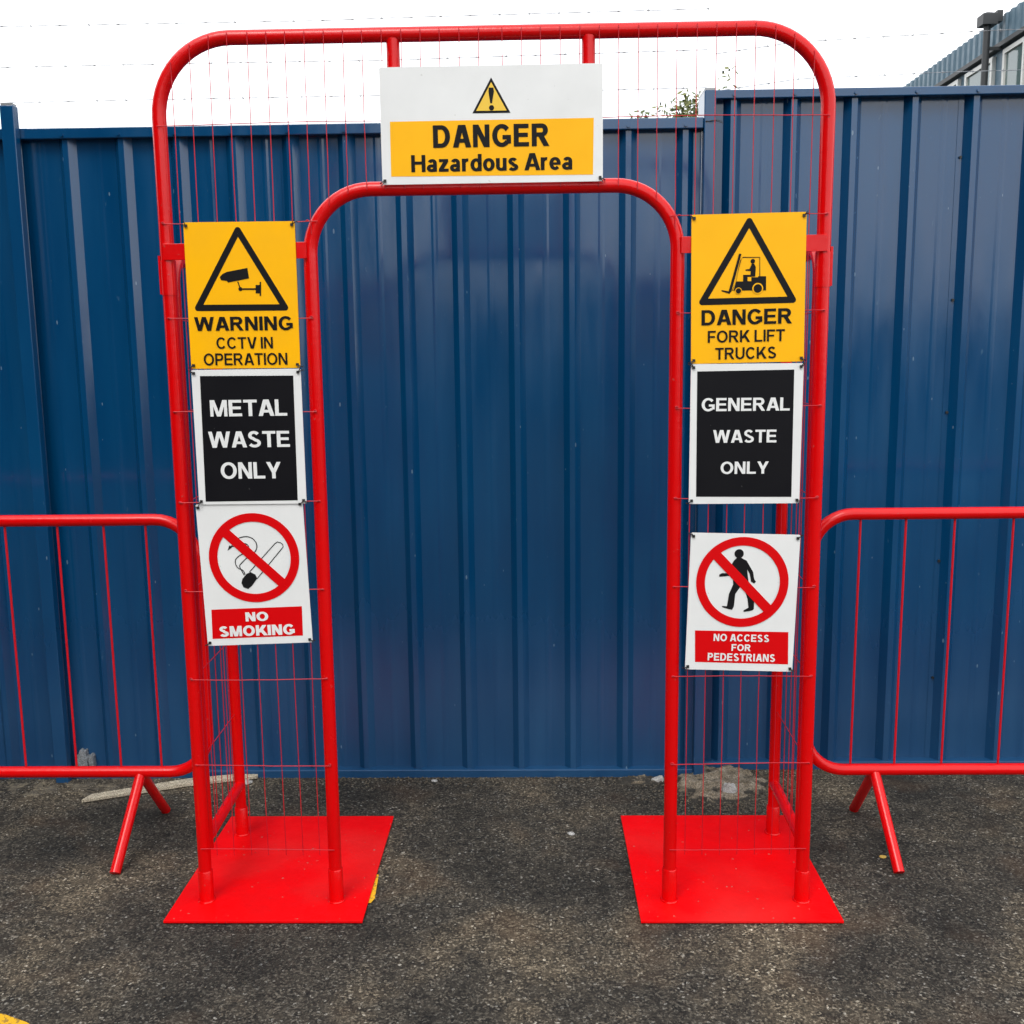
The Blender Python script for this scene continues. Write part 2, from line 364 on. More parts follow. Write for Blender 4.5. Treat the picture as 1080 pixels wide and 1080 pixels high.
# ------------------------------------------------------------------ the sign gate
G = empty('sign_gate'); tag(G, 'tall red tubular steel gate frame with wire mesh, carrying the warning signs', 'gate')
WO, WI, H, HI, TR = .864, .4836, 2.388, 2.008, .0185
MB().tube(rounded([(-WO, 0, .0), (-WO, 0, H), (WO, 0, H), (WO, 0, .0)], .195, 14), TR, 20).build('outer_frame', RED, G, True)
MB().tube(rounded([(-WI, 0, .0), (-WI, 0, HI), (WI, 0, HI), (WI, 0, .0)], .165, 14), TR, 20).build('inner_frame', RED, G, True)
for s in (-1, 1):
    pb = MB(); x0, x1 = sorted((s * .39, s * .953)); pb.box(x0, -.113, .0035, x1, .548, .0105)
    pl = pb.build('base_plate', PLATE, G, bevel=.001)
    sfb = MB().tube(rounded([(s * .868, .045, .150), (s * .868, .045, 1.842), (s * .878, .42, 1.842), (s * .878, .42, .05)], .07, 8), .0175, 18)
    sfb.tube([(s * .868, .040, .178), (s * .878, .42, .183)], .0165, 16)
    sf = sfb.build('side_frame', RED, G, True)
    sm = MB()
    for k in range(5):
        y = .100 + .062 * k; x = s * (.868 + .010 * (y - .045) / .375)
        sm.tube([(x, y, .165), (x, y, 1.85)], .0013, 6)
    for z in (.43, .68, .93, 1.18, 1.43, 1.68):
        sm.tube([(s * .868, .045, z), (s * .878, .42, z)], .0013, 6)
    sm.build('side_mesh', REDW, sf)
    for (x, y, h) in ((s * WO, 0, .105), (s * WI, 0, .11), (s * .878, .42, .105)):
        MB().tube([(x, y, .0105), (x, y, h - .003), (x, y, h)], [.0212, .0212, .0195], 18).build('leg_sleeve', RED, G, True)
        wd = MB(); pts = [(x + cos(a) * .0225, y + sin(a) * .0225, .0125) for a in [2 * pi * k / 20 for k in range(20)]]
        wd.tube(pts, .0032, 6, closed=True).build('weld_bead', RED, G, True)
    cl = MB(); cl.tube([(s * WO, 0, 1.742), (s * WO, 0, 1.832)], .0205, 18); 
    lx0, lx1 = sorted((s * (WO + .017), s * (WO + .0225))); cl.box(lx0, -.010, 1.745, lx1, .012, 1.845)
    cl.build('collar', RED, G, True)
    b0, b1 = sorted((s * (WI + .006), s * (WO + .004)))
    MB().box(b0, -.0235, 1.832, b1, -.0175, 1.874).build('bracket', RED, G, bevel=.0008)
    MB().tube([(s * .250, 0, HI + .015), (s * .250, 0, H - .012)], .0172, 18).build('upright', RED, G, True)
def arc_z(x, W, Hh, R):
    ax = abs(x)
    if ax <= W - R: return Hh
    d = ax - (W - R)
    return Hh - R + math.sqrt(max(0, R * R - d * d))
wm = MB(); ym_ = -.0195; xs = []
x = .030
while x < WO - .03: xs += [x, -x]; x += .0493
rw = random.Random(5)
for x in xs:
    zt = arc_z(x, WO, H, .195) + .008
    zb = .160 if abs(x) > WI + .02 else arc_z(x, WI, HI, .165) - .004
    P = []; n = 12; j = rw.uniform(-.0015, .0015)
    for i in range(n + 1):
        z = zb + (zt - zb) * i / n; P.append((x + j * sin(z * 3 + x * 9) + rw.uniform(-.0006, .0006), ym_ + rw.uniform(-.0012, .0006), z))
    wm.tube(P, .0011, 6)
def hw(x0, x1, z):
    P = []; n = 16
    for i in range(n + 1):
        x = x0 + (x1 - x0) * i / n; P.append((x, ym_ - .0024 + rw.uniform(-.0006, .0006), z + .0025 * sin(x * 7 + z * 5) + rw.uniform(-.0004, .0004)))
    wm.tube(P, .0012, 6)
hw(-WO, WO, 2.172)
for z in (1.926, 1.680, 1.432, 1.187, .941, .687, .433, .178):
    xi = WI if z < HI - .165 else WI - .165 + math.sqrt(max(0, .165 ** 2 - (z - HI + .165) ** 2))
    hw(-WO - .002, -xi + .004, z); hw(xi - .004, WO + .002, z)
sp = wm
for s in (-1, 1):
    for z in (1.926, 1.680, 1.432, 1.187, .941, .687, .433):
        for xx in (s * WO, s * WI): sp.tube([(xx - .004, -.0205, z + .001), (xx, -.0215, z + .003), (xx + .004, -.0205, z + .001)], .002, 6)
sp.build('wire_mesh', REDW, G)
# ------------------------------------------------------------------ pedestrian barriers
def barrier(s, label, bars, loc):
    B = empty('crowd_barrier', loc); tag(B, label, 'barrier', 'red crowd barriers beside the gate')
    L = 2.2
    def fx(d): return s * d
    MB().tube(rounded([(0, 0, .243), (0, 0, 1.076), (fx(L), 0, 1.076), (fx(L), 0, .243)], .125, 10, True), .0185, 18, closed=True).build('frame', RED, B, True)
    for d in bars:
        MB().tube([(fx(d), 0, .250), (fx(d + .001), 0, 1.070)], .0037, 8).build('bar', BARW, B, True)
    for d in (.225, L - .225):
        f = empty('foot'); f.parent = B
        bpy.data.objects.remove(f)
        fm = MB()
        for q in (-1, 1):
            fm.tube([(fx(d), q * .002, .236), (fx(d + .012), q * .222, .006)], .0165, 14)
        fm.build('foot', RED, B, True)
    return B
barrier(-1, 'red steel crowd barrier standing left of the gate', [.155, .288, .435, .602] + [.602 + .14 * k for k in range(1, 11)], (-.965, .385, 0))
barrier(1, 'red steel crowd barrier standing right of the gate', [.147, .287, .437, .617] + [.617 + .14 * k for k in range(1, 11)], (.965, .385, 0))
# ------------------------------------------------------------------ lettering
def ell(cx, cy, rx, ry, a0, a1, n=26):
    return [(cx + rx * cos(radians(a0 + (a1 - a0) * i / n)), cy + ry * sin(radians(a0 + (a1 - a0) * i / n))) for i in range(n + 1)]
def ribbon(pts, w, closed=False):
    n = len(pts); L = []; R = []
    for i in range(n):
        if closed: a, c = pts[i - 1], pts[(i + 1) % n]
        else: a, c = pts[max(i - 1, 0)], pts[min(i + 1, n - 1)]
        dx, dy = c[0] - a[0], c[1] - a[1]; l = math.hypot(dx, dy) or 1
        ww = w(dx / l, dy / l) if callable(w) else w
        nx, ny = -dy / l * ww / 2, dx / l * ww / 2
        L.append((pts[i][0] + nx, pts[i][1] + ny)); R.append((pts[i][0] - nx, pts[i][1] - ny))
    qs = []
    for i in range(n if closed else n - 1):
        j = (i + 1) % n; qs.append([R[i], R[j], L[j], L[i]])
    return qs
def glyph(c, v, t):
    """list of polygons, cap height 1; v stem width, t bar thickness; returns polys, width"""
    Rr = lambda a, b, c_, d: [[(a, b), (c_, b), (c_, d), (a, d)]]
    Pp = lambda xa, ya, xb, yb, hw: [[(xa - hw / 2, ya), (xa + hw / 2, ya), (xb + hw / 2, yb), (xb - hw / 2, yb)]]
    W = lambda dx, dy: v * abs(dy) + t * abs(dx) if abs(dx) + abs(dy) < 1.0001 else math.sqrt((v * dy) ** 2 + (t * dx) ** 2)
    Rb = lambda pts, cl=False: ribbon(pts, W, cl)
    d = v * 1.12
    if c == 'A':
        w = 1.0; k = (w / 2 - .02)
        return Pp(d / 2, 0, w / 2 - d * .16, 1, d) + Pp(w - d / 2, 0, w / 2 + d * .16, 1, d) + Rr(.24, .21, w - .24, .21 + t * .95), w
    if c == 'C': return Rb(ell(.50, .5, .5 - v / 2, .51 - t / 2, 38, 322)), .97
    if c == 'D':
        x = .45; return Rr(0, 0, v, 1) + Rb([(v * .9, 1 - t / 2)] + ell(x, .5, .93 - x - v / 2, .5 - t / 2, 90, -90) + [(v * .9, t / 2)]), .93
    if c == 'E': return Rr(0, 0, v, 1) + Rr(v, 0, .83, t) + Rr(v, 1 - t, .81, 1) + Rr(v, .5 - t * .42, .77, .5 + t * .55), .83
    if c == 'F': return Rr(0, 0, v, 1) + Rr(v, 1 - t, .78, 1) + Rr(v, .5 - t * .55, .70, .5 + t * .4), .76
    if c == 'G': return Rb(ell(.52, .5, .52 - v / 2, .51 - t / 2, 38, 300)) + Rr(.56, .52 - t, 1.02, .52) + Rr(1.02 - v * .95, .14, 1.02, .52 - t) + Rb(ell(.52, .5, .52 - v / 2, .51 - t / 2, 300, 318)), 1.02
    if c == 'H': return Rr(0, 0, v, 1) + Rr(.90 - v, 0, .90, 1) + Rr(v, .53 - t / 2, .90 - v, .53 + t / 2), .90
    if c == 'I': return Rr(0, 0, v, 1), v
    if c == 'K': return Rr(0, 0, v, 1) + Pp(v * .95, .30, .78, 1, d * 1.15) + Pp(.42, .62, .86, 0, d * 1.1), .95
    if c == 'L': return Rr(0, 0, v, 1) + Rr(v, 0, .76, t), .76
    if c == 'M':
        w = 1.08; return Rr(0, 0, v * .86, 1) + Rr(w - v * .86, 0, w, 1) + Pp(v * .75, 1, w / 2 - .015, 0, d * .84) + Pp(w - v * .75, 1, w / 2 + .015, 0, d * .84), w
    if c == 'N': return Rr(0, 0, v * .95, 1) + Rr(.90 - v * .95, 0, .90, 1) + Pp(d * .52, 1, .90 - d * .52, 0, d), .90
    if c == 'O': return Rb(ell(.53, .5, .53 - v / 2, .51 - t / 2, 0, 352, 44), True), 1.06
    if c == 'P': return Rr(0, 0, v, 1) + Rb([(v * .9, 1 - t / 2)] + ell(.50, .69, .33 - v / 2 + .0, .31 - t / 2, 90, -90) + [(v * .9, .38 + t / 2)]), .83
    if c == 'R': return Rr(0, 0, v, 1) + Rb([(v * .9, 1 - t / 2)] + ell(.54, .71, .34 - v / 2, .29 - t / 2, 90, -90) + [(v * .9, .42 + t / 2)]) + Pp(.50, .46, .93 - d * .5 + .02, 0, d * 1.05), .95
    if c == 'S':
        a = ell(.42, .735, .375 - v / 2, .275 - t / 2, 22, 255, 20); b = ell(.44, .265, .42 - v / 2, .275 - t / 2, 75, -158, 20)
        return Rb(a + b), .86
    if c == 'T': return Rr(0, 1 - t, .86, 1) + Rr(.43 - v / 2, 0, .43 + v / 2, 1 - t), .86
    if c == 'U': return Rb([(v / 2, 1), (v / 2, .38)] + ell(.45, .37, .45 - v / 2, .38 - t / 2, 180, 360) + [(.90 - v / 2, .38), (.90 - v / 2, 1)]), .90
    if c == 'V': return Pp(d / 2, 1, .48 - d * .16, 0, d) + Pp(.96 - d / 2, 1, .48 + d * .16, 0, d), .96
    if c == 'W':
        q = d * .92; w = 1.42
        return Pp(q / 2, 1, .36, 0, q) + Pp(w / 2 - .02, 1, .36 + .03, 0, q) + Pp(w / 2 + .02, 1, w - .36 - .03, 0, q) + Pp(w - q / 2, 1, w - .36, 0, q), w
    if c == 'Y': return Pp(d / 2, 1, .48, .36, d) + Pp(.96 - d / 2, 1, .48, .36, d) + Rr(.48 - v / 2, 0, .48 + v / 2, .44), .96
    x = .74
    if c == 'o': return Rb(ell(.37, x / 2, .37 - v / 2, x / 2 + .01 - t / 2, 0, 350, 36), True), .74
    if c == 'd': return Rb(ell(.36, x / 2, .36 - v / 2, x / 2 + .01 - t / 2, 0, 350, 36), True) + Rr(.71 - v, 0, .71, 1), .71
    if c == 'a': return Rb([(.64 - v / 2, 0), (.64 - v / 2, .2), (.64 - v / 2, .50)] + ell(.35, .50, .29 - v / 2 + .0, .25 - t / 2, 0, 160)) + Rb(ell(.31, .215, .31 - v / 2, .225 - t / 2, 60, 345, 22) ) + Rr(.30, .43 - t * .9, .60, .43), .68
    if c == 'z': return Rr(0, 0, .62, t) + Rr(.02, x - t, .60, x) + Pp(d * .6, t, .60 - d * .6, x - t, d * 1.15), .62
    if c == 'r': return Rr(0, 0, v, x) + Rb(ell(.36, .42, .36 - v / 2, .33 - t / 2, 165, 78, 8)), .46
    if c == 'u': return Rb([(v / 2, x), (v / 2, .27)] + ell(.33, .27, .33 - v / 2, .28 - t / 2, 180, 350)) + Rr(.67 - v, 0, .67, x), .67
    if c == 's':
        a = ell(.32, x * .735, .29 - v / 2, x * .275 - t / 2 + .01, 22, 255, 16); b = ell(.33, x * .265, .33 - v / 2, x * .275 - t / 2 + .01, 75, -158, 16)
        return Rb(a + b), .66
    if c == 'e': return Rb(ell(.36, x / 2, .36 - v / 2, x / 2 + .01 - t / 2, 0, 318)) + Rr(v * .6, x / 2 - t * .42, .715, x / 2 + t * .38), .72
    return [], .3
def text_polys(s, rect, v, t, gap=.13, space=.34):
    x = 0; out = []; top = 1.0
    for c in s:
        if c == ' ': x += space; continue
        P, w = glyph(c, v, t); out.append([[(px + x, py) for px, py in p] for p in P])
        kern = {'A': -.05, 'V': -.05, 'T': -.02, 'L': -.01, 'Y': -.04, 'W': -.03}.get(c, 0)
        x += w + gap + kern
    xs_ = [p[0] for g_ in out for q in g_ for p in q]; a, b = min(xs_), max(xs_)
    x0, z0, x1, z1 = rect; k = (x1 - x0) / (b - a); return [[[(x0 + (px - a) * k, z0 + py * (z1 - z0)) for px, py in q] for q in g_] for g_ in out]
def flat(mb, poly, y):
    A = sum(poly[i - 1][0] * poly[i][1] - poly[i][0] * poly[i - 1][1] for i in range(len(poly)))
    if A < 0: poly = poly[::-1]
    mb.add([(p[0], y, p[1]) for p in poly], [tuple(range(len(poly)))])
def disc(c, r, n=28): return [(c[0] + r * cos(2 * pi * k / n), c[1] + r * sin(2 * pi * k / n)) for k in range(n)]
def ring_quads(c, r0, r1, n=72):
    q = []
    for k in range(n):
        a, b = 2 * pi * k / n, 2 * pi * (k + 1) / n
        q.append([(c[0] + r0 * cos(a), c[1] + r0 * sin(a)), (c[0] + r1 * cos(a), c[1] + r1 * sin(a)), (c[0] + r1 * cos(b), c[1] + r1 * sin(b)), (c[0] + r0 * cos(b), c[1] + r0 * sin(b))])
    return q
def tri_border(tri, w, rr):
    """rounded triangle ring: outer outline + inner triangle"""
    c = (sum(p[0] for p in tri) / 3, sum(p[1] for p in tri) / 3)
    out = [(p.x, p.z) for p in rounded([(p[0], 0, p[1]) for p in tri], rr, 6, True)]
    P = [Vector((p[0], p[1])) for p in tri]; inn = []
    for i in range(3):
        a, b, d = P[i - 1], P[i], P[(i + 1) % 3]
        u = (a - b).normalized(); v_ = (d - b).normalized(); h = u.angle(v_) / 2
        inn.append(b + (u + v_).normalized() * (w / sin(h)))
    qs = []; m = 7
    for i in range(3):
        arc = out[i * m:(i + 1) * m]
        for k in range(m - 1): qs.append([arc[k], arc[k + 1], tuple(inn[i])])
        nxt = out[((i + 1) % 3) * m]; qs.append([arc[-1], nxt, tuple(inn[(i + 1) % 3]), tuple(inn[i])])
    return qs
SIGNS = '''
{"cctv":{"c":[-0.6621,1.7374],
"w":0.2918,"h":0.3783,"a":-0.0025,"t":{"WARNING":[-0.1308,-0.0899,0.1307,-0.0539],
"CCTV IN":[-0.0748,-0.1373,0.0757,-0.1072],
"OPERATION":[-0.1108,-0.1804,0.1125,-0.1493]},"p":{"tri":[[-0.0038,0.1768],[-0.1267,-0.035],[0.1201,-0.0358]],
"cam":[[-0.0569,0.0489],[-0.0489,0.0569],[-0.037,0.062],[0.0171,0.0715],[0.0204,0.0448],[-0.0359,0.0345],[-0.0391,0.039],[-0.054,0.0407]],
"arm1":[[-0.01,0.037],[-0.0039,0.0175]],
"arm2":[[-0.0039,0.0175],[0.0391,0.0171]],
"ball":[[-0.0039,0.0175],[0.0016,0.0175]],
"mount":[[0.0371,0.0276],[0.0479,0.0275],[0.0469,0.006],[0.036,0.0061]],
"plate":[[0.0479,0.0356],[0.0516,0.0356],[0.0499,-0.0009],[0.0461,-0.0009]]}},"metal":{"c":[-0.6624,1.3644],
"w":0.2929,"h":0.3627,"a":0.0019,"t":{"METAL":[-0.1012,0.057,0.1058,0.1007],
"WASTE":[-0.1104,-0.0268,0.1091,0.0165],
"ONLY":[-0.082,-0.1115,0.0816,-0.0669]},"p":{"rect":[[-0.1237,0.1651],[0.1263,0.1631],[0.1232,-0.1723],[-0.1283,-0.1735]]}},"smoke":{"c":[-0.668,0.988],
"w":0.2931,"h":0.398,"a":0.0292,"t":{"NO":[-0.0348,-0.1327,0.0286,-0.1068],
"SMOKING":[-0.11,-0.174,0.0992,-0.1444]},"p":{"ring":[[-0.1242,0.0513],[0.1287,0.0429],[0.0113,0.1679],[-0.0069,-0.0771]],
"bar":[[-0.1282,-0.096],[0.1239,-0.0952],[0.1209,-0.1785],[-0.1319,-0.1795]],
"cig":[[-0.0138,0.0062],[0.0636,0.0839],[0.0699,0.0872],[0.0785,0.0851],[0.0841,0.0797],[0.0844,0.0726],[0.0056,-0.0135]],
"ember":[[-0.0215,0.0021],[-0.0103,0.0061],[0.0022,-0.001],[0.0065,-0.0122],[-0.009,-0.0316],[-0.0207,-0.041],[-0.0334,-0.0361],[-0.0381,-0.0239],[-0.0345,-0.0121]],
"s1":[[-0.0573,0.0805],[-0.042,0.0975],[-0.0285,0.104],[-0.011,0.1051],[0.0036,0.098],[0.012,0.0845],[0.0104,0.0692],[-0.0021,0.0543],[-0.0203,0.044],[-0.0321,0.0334],[-0.0393,0.0248],[-0.0359,0.0136],[-0.0284,-0.0021]],
"s2":[[-0.061,0.0784],[-0.039,0.082],[-0.0255,0.0872],[-0.0129,0.0824],[-0.0115,0.0722],[-0.0234,0.0595],[-0.037,0.0534],[-0.0487,0.0428],[-0.0498,0.0296],[-0.0433,0.0183],[-0.0308,0.0113],[-0.0261,0.0]],
"tip":[[-0.0693,0.0678],[-0.0628,0.0829],[-0.0545,0.0782]]}},"fork":{"c":[0.6642,1.7387],
"w":0.2956,"h":0.3812,"a":0.0119,"t":{"DANGER":[-0.1211,-0.0913,0.1148,-0.0521],
"FORK LIFT":[-0.1044,-0.1366,0.0969,-0.1058],
"TRUCKS":[-0.0848,-0.1807,0.0748,-0.1502]},"p":{"tri":[[0.001,0.1794],[-0.1268,-0.0356],[0.124,-0.0354]],
"mast":[[-0.0246,0.0902],[-0.0187,0.0888],[-0.0436,-0.0058],[-0.049,-0.0115],[-0.0691,-0.0047],[-0.0691,-0.0016],[-0.0509,-0.0052]],
"mast2":[[-0.0155,0.0838],[-0.0391,-0.0037]],
"cage":[[-0.0208,0.0716],[-0.0155,0.0803],[0.0288,0.0792],[0.0295,0.0303]],
"cage2":[[-0.0208,0.0716],[-0.0325,0.0185]],
"body":[[-0.033,0.0194],[-0.0134,0.0189],[-0.0136,0.0358],[0.0068,0.0353],[0.0069,0.0291],[0.025,0.0286],[0.025,0.0313],[0.0458,0.0308],[0.0463,-0.0049],[-0.0418,-0.0036]],
"hole":[[-0.0022,0.0298],[0.0073,0.0295],[0.0074,0.0193],[-0.0021,0.0195]],
"w1":[[-0.0254,-0.0049],[-0.0177,-0.0051]],
"w2":[[0.0245,0.0001],[0.0367,-0.0002]],
"head":[[0.0109,0.0699],[0.0163,0.0697]],
"torso":[[0.0082,0.0637],[0.0146,0.0636],[0.0188,0.055],[0.0177,0.0306],[0.005,0.0309],[0.0058,0.0451],[-0.0078,0.0464],[-0.0079,0.049],[0.003,0.0505]]}},"gen":{"c":[0.6663,1.3593],
"w":0.2958,"h":0.3728,"a":-0.0011,"t":{"GENERAL":[-0.1182,0.0622,0.1143,0.0968],
"WASTE":[-0.0865,-0.0221,0.0817,0.012],
"ONLY":[-0.0648,-0.1057,0.0631,-0.0727]},"p":{"rect":[[-0.1313,0.1671],[0.1234,0.1696],[0.1262,-0.1692],[-0.1288,-0.1668]]}},"ped":{"c":[0.6675,0.8987],
"w":0.2948,"h":0.3831,"a":-0.0291,"t":{"NO ACCESS":[-0.0731,-0.1085,0.0787,-0.0882],
"FOR":[-0.0228,-0.1354,0.0299,-0.1165],
"PEDESTRIANS":[-0.0868,-0.1643,0.0981,-0.1428]},"p":{"ring":[[-0.13,0.0564],[0.1245,0.0606],[-0.009,0.1812],[0.0038,-0.0654]],
"bar":[[-0.1249,-0.0802],[0.1304,-0.0793],[0.1348,-0.1708],[-0.1208,-0.1698]],
"head":[[-0.0152,0.1367],[-0.002,0.137]],
"body":[[-0.0204,0.1259],[-0.0085,0.1252],[0.0061,0.1178],[0.0149,0.1034],[0.0253,0.0866],[0.0292,0.0672],[0.0343,0.06],[0.0298,0.0551],[0.021,0.0598],[0.0161,0.0816],[0.0088,0.0936],[0.0117,0.0742],[0.015,0.0572],[0.0221,0.0402],[0.0322,0.0111],[0.0327,-0.0159],[0.0291,-0.0199],[0.0206,-0.0226],[0.0055,-0.0249],[0.0043,-0.021],[0.0177,-0.0128],[0.0141,0.0107],[0.004,0.0398],[-0.0085,0.0435],[-0.02,0.0246],[-0.022,-0.0098],[-0.0263,-0.0197],[-0.0369,-0.018],[-0.0543,-0.0125],[-0.0545,-0.0095],[-0.0411,-0.0102],[-0.0371,0.0243],[-0.027,0.0514],[-0.0291,0.0733],[-0.032,0.0757],[-0.0651,0.0715],[-0.0663,0.0773],[-0.0585,0.0824],[-0.0419,0.0818],[-0.0349,0.0853],[-0.0336,0.1072],[-0.0284,0.117]]}},"top":{"c":[0.0008,2.1581],
"w":0.5687,"h":0.2878,"a":0.0016,"t":{"DANGER":[-0.1505,-0.0549,0.1477,0.0005],
"Hazardous Area":[-0.2083,-0.1139,0.2059,-0.0717]},"p":{"tri":[[0.0008,0.1147],[-0.0483,0.0283],[0.049,0.0279]],
"ex":[[-0.0056,0.09],[0.0064,0.0898],[0.0076,0.0803],[0.0024,0.0517],[-0.0023,0.0518],[-0.0065,0.0805]],
"dot":[[0.0009,0.0409],[0.0069,0.0408]],
"rect":[[-0.2601,0.0114],[0.2612,0.012],[0.2591,-0.1273],[-0.261,-0.124]]}}}
'''
# ------------------------------------------------------------------ signs
SG = json.loads(SIGNS)
SY = -.0265
def sign(key, label, boardm, y=SY, th=.003):
    d = SG[key]; S = empty('sign', (d['c'][0], y, d['c'][1]), (0, -d['a'], 0)); tag(S, label, 'sign')
    w, h = d['w'] / 2, d['h'] / 2
    # board with small corner radius
    out = [(p.x, p.z) for p in rounded([(-w, 0, -h), (w, 0, -h), (w, 0, h), (-w, 0, h)], .004, 3, True)]; n = len(out)
    mb = MB(); mb.add([(a, 0, b) for a, b in out] + [(a, -th, b) for a, b in out], [tuple(range(n))[::-1], tuple(range(n, 2 * n))] + [((i + 1) % n, i, n + i, n + (i + 1) % n)[::-1] for i in range(n)])
    mb.build('board', boardm, S)
    # cable ties at the corners
    rt = random.Random(len(key) * 7 + ord(key[0]))
    for sx in (-1, 1):
        for sz in (-1, 1):
            if key == 'top' and sz > 0: continue
            x, z = sx * (w - .007), sz * (h - .009); t = MB()
            a = rt.uniform(.5, 1.0) * sz
            t.box(x - .0035, -th - .0045, z - .0035, x + .0035, -th - .0004, z + .0035)
            t.tube([(x, -th - .002, z), (x + sx * .008, -th - .004, z + a * .006), (x + sx * .013, -.001, z + a * .009), (x + sx * .012, .008, z + a * .008)], .0014, 6)
            t.tube([(x, -th - .003, z), (x + sx * rt.uniform(.004, .013), -th - .008, z + sz * rt.uniform(.004, .014))], .0011, 5)
            t.build('cable_tie', TIE, S)
    S['_th'] = th; return S, d
def layer(S, name, polys, material, lv):
    th = S['_th']; mb = MB()
    for i, q in enumerate(polys): flat(mb, q, -th - .0005 * lv - .000012 * (i % 9))
    return mb.build(name, material, S)
def textline(S, name, s, rect, material, v=.2, t=.165, gap=.13, lv=3, space=.34):
    gl = text_polys(s, rect, v, t, gap, space); layer(S, name, [q for g_ in gl for q in g_], material, lv)
def grow(tri, k):
    c = [sum(p[i] for p in tri) / 3 for i in (0, 1)]; return [(c[0] + (p[0] - c[0]) * k, c[1] + (p[1] - c[1]) * k) for p in tri]
# CCTV
S, d = sign('cctv', 'yellow warning sign with a CCTV camera triangle, top of the left column', YELLOW)
p = d['p']; tri = grow(p['tri'], 1.05)
layer(S, 'warning_triangle', tri_border([tri[0], tri[1], tri[2]], .0165, .008), BLACK, 1)
a2 = p['arm2']; 
pic = [p['cam'], p['mount'], p['plate'], disc(p['ball'][0], .0052)] + ribbon([tuple(q) for q in p['arm1']], .003) + ribbon([tuple(q) for q in a2], .004)
layer(S, 'camera_symbol', pic, BLACK, 2)
for k, v_ in (('WARNING', .245), ('CCTV IN', .205), ('OPERATION', .205)):
    textline(S, 'lettering', k, d['t'][k], BLACK, v_, v_ * .74, .12)
# METAL WASTE ONLY
S, d = sign('metal', 'black and white METAL WASTE ONLY sign in the middle of the left column', WHITE, SY - .0005)
layer(S, 'black_panel', [d['p']['rect']], BOARDB, 1)
for k in d['t']: textline(S, 'lettering', k, d['t'][k], WHITE, .235, .17, .10)
# NO SMOKING
def prohib(S, d, bw=.0237, sl=.0265):
    r = d['p']['ring']; cx = (r[0][0] + r[1][0]) / 2; cz = (r[2][1] + r[3][1]) / 2; R = (r[1][0] - r[0][0] + r[2][1] - r[3][1]) / 4
    return (cx, cz), R, bw, sl
def prohib_draw(S, c, R, bw, sl):
    layer(S, 'prohibition_ring', ring_quads(c, R - bw, R), REDP, 3)
    k = (R - bw * .6) * .7071; layer(S, 'slash', ribbon([(c[0] - k, c[1] + k), (c[0] + k, c[1] - k)], sl), REDP, 4)
S, d = sign('smoke', 'white NO SMOKING sign with a crossed-out cigarette, bottom of the left column', WHITE, SY + .0035)
c, R, bw, sl = prohib(S, d); prohib_draw(S, c, R, bw, sl); p = d['p']
def smooth(pts, n=6):
    P = [pts[0]] + pts + [pts[-1]]; out = []
    for i in range(1, len(P) - 2):
        for k in range(n):
            t = k / n; out.append(tuple(.5 * ((2 * P[i][j]) + (-P[i - 1][j] + P[i + 1][j]) * t + (2 * P[i - 1][j] - 5 * P[i][j] + 4 * P[i + 1][j] - P[i + 2][j]) * t * t + (-P[i - 1][j] + 3 * P[i][j] - 3 * P[i + 1][j] + P[i + 2][j]) * t ** 3) for j in (0, 1)))
    return out + [tuple(pts[-1])]
q = ribbon([tuple(v) for v in p['cig']], .0023) + [p['ember']] + ribbon(smooth(p['s1']), .0025) + ribbon(smooth(p['s2']), .0025) + [p['tip']]
layer(S, 'cigarette_symbol', q, BLACK, 2)
layer(S, 'red_panel', [p['bar']], REDP, 1)
textline(S, 'lettering', 'NO', d['t']['NO'], WHITE, .29, .22, .09); textline(S, 'lettering', 'SMOKING', d['t']['SMOKING'], WHITE, .29, .22, .09)
# FORK LIFT
S, d = sign('fork', 'yellow DANGER FORK LIFT TRUCKS sign at the top of the right column', YELLOW)
p = d['p']; tri = grow(p['tri'], 1.05); layer(S, 'warning_triangle', tri_border(tri, .0165, .008), BLACK, 1)
hc = p['head'][0]; t2 = lambda a: [tuple(x_) for x_ in p[a]]
B_ = [p['mast'], p['body'], p['torso'], disc(hc, .0058)] + ribbon(t2('cage'), .0022) + ribbon(t2('cage2'), .0022)
layer(S, 'forklift_symbol', B_, BLACK, 2)
w1, w2 = p['w1'], p['w2']; r1 = w1[1][0] - w1[0][0]; r2 = w2[1][0] - w2[0][0]
layer(S, 'forklift_gap', [p['hole'], disc(w1[0], r1 * 1.12), disc(w2[0], r2 * 1.16)] + ribbon(t2('mast2'), .0012), YELLOW, 3)
layer(S, 'forklift_wheel', [disc(w1[0], r1 * .9)], BLACK, 4); layer(S, 'forklift_wheel', [disc(w2[0], r2 * .9)], BLACK, 4)
for k, v_ in (('DANGER', .24), ('FORK LIFT', .21), ('TRUCKS', .21)): textline(S, 'lettering', k, d['t'][k], BLACK, v_, v_ * .74, .12)
# GENERAL WASTE ONLY
S, d = sign('gen', 'black and white GENERAL WASTE ONLY sign in the middle of the right column', WHITE, SY - .0005)
layer(S, 'black_panel', [d['p']['rect']], BOARDB, 1)
for k in d['t']: textline(S, 'lettering', k, d['t'][k], WHITE, .235, .17, .11)
# NO ACCESS FOR PEDESTRIANS
S, d = sign('ped', 'white NO ACCESS FOR PEDESTRIANS sign at the bottom of the right column', WHITE)
c, R, bw, sl = prohib(S, d); prohib_draw(S, c, R, bw, sl); p = d['p']
layer(S, 'walking_figure', [p['body'], disc(p['head'][0], .0125)], BLACK, 2)
layer(S, 'red_panel', [p['bar']], REDP, 1)
for k in d['t']: textline(S, 'lettering', k, d['t'][k], WHITE, .25, .19, .15)
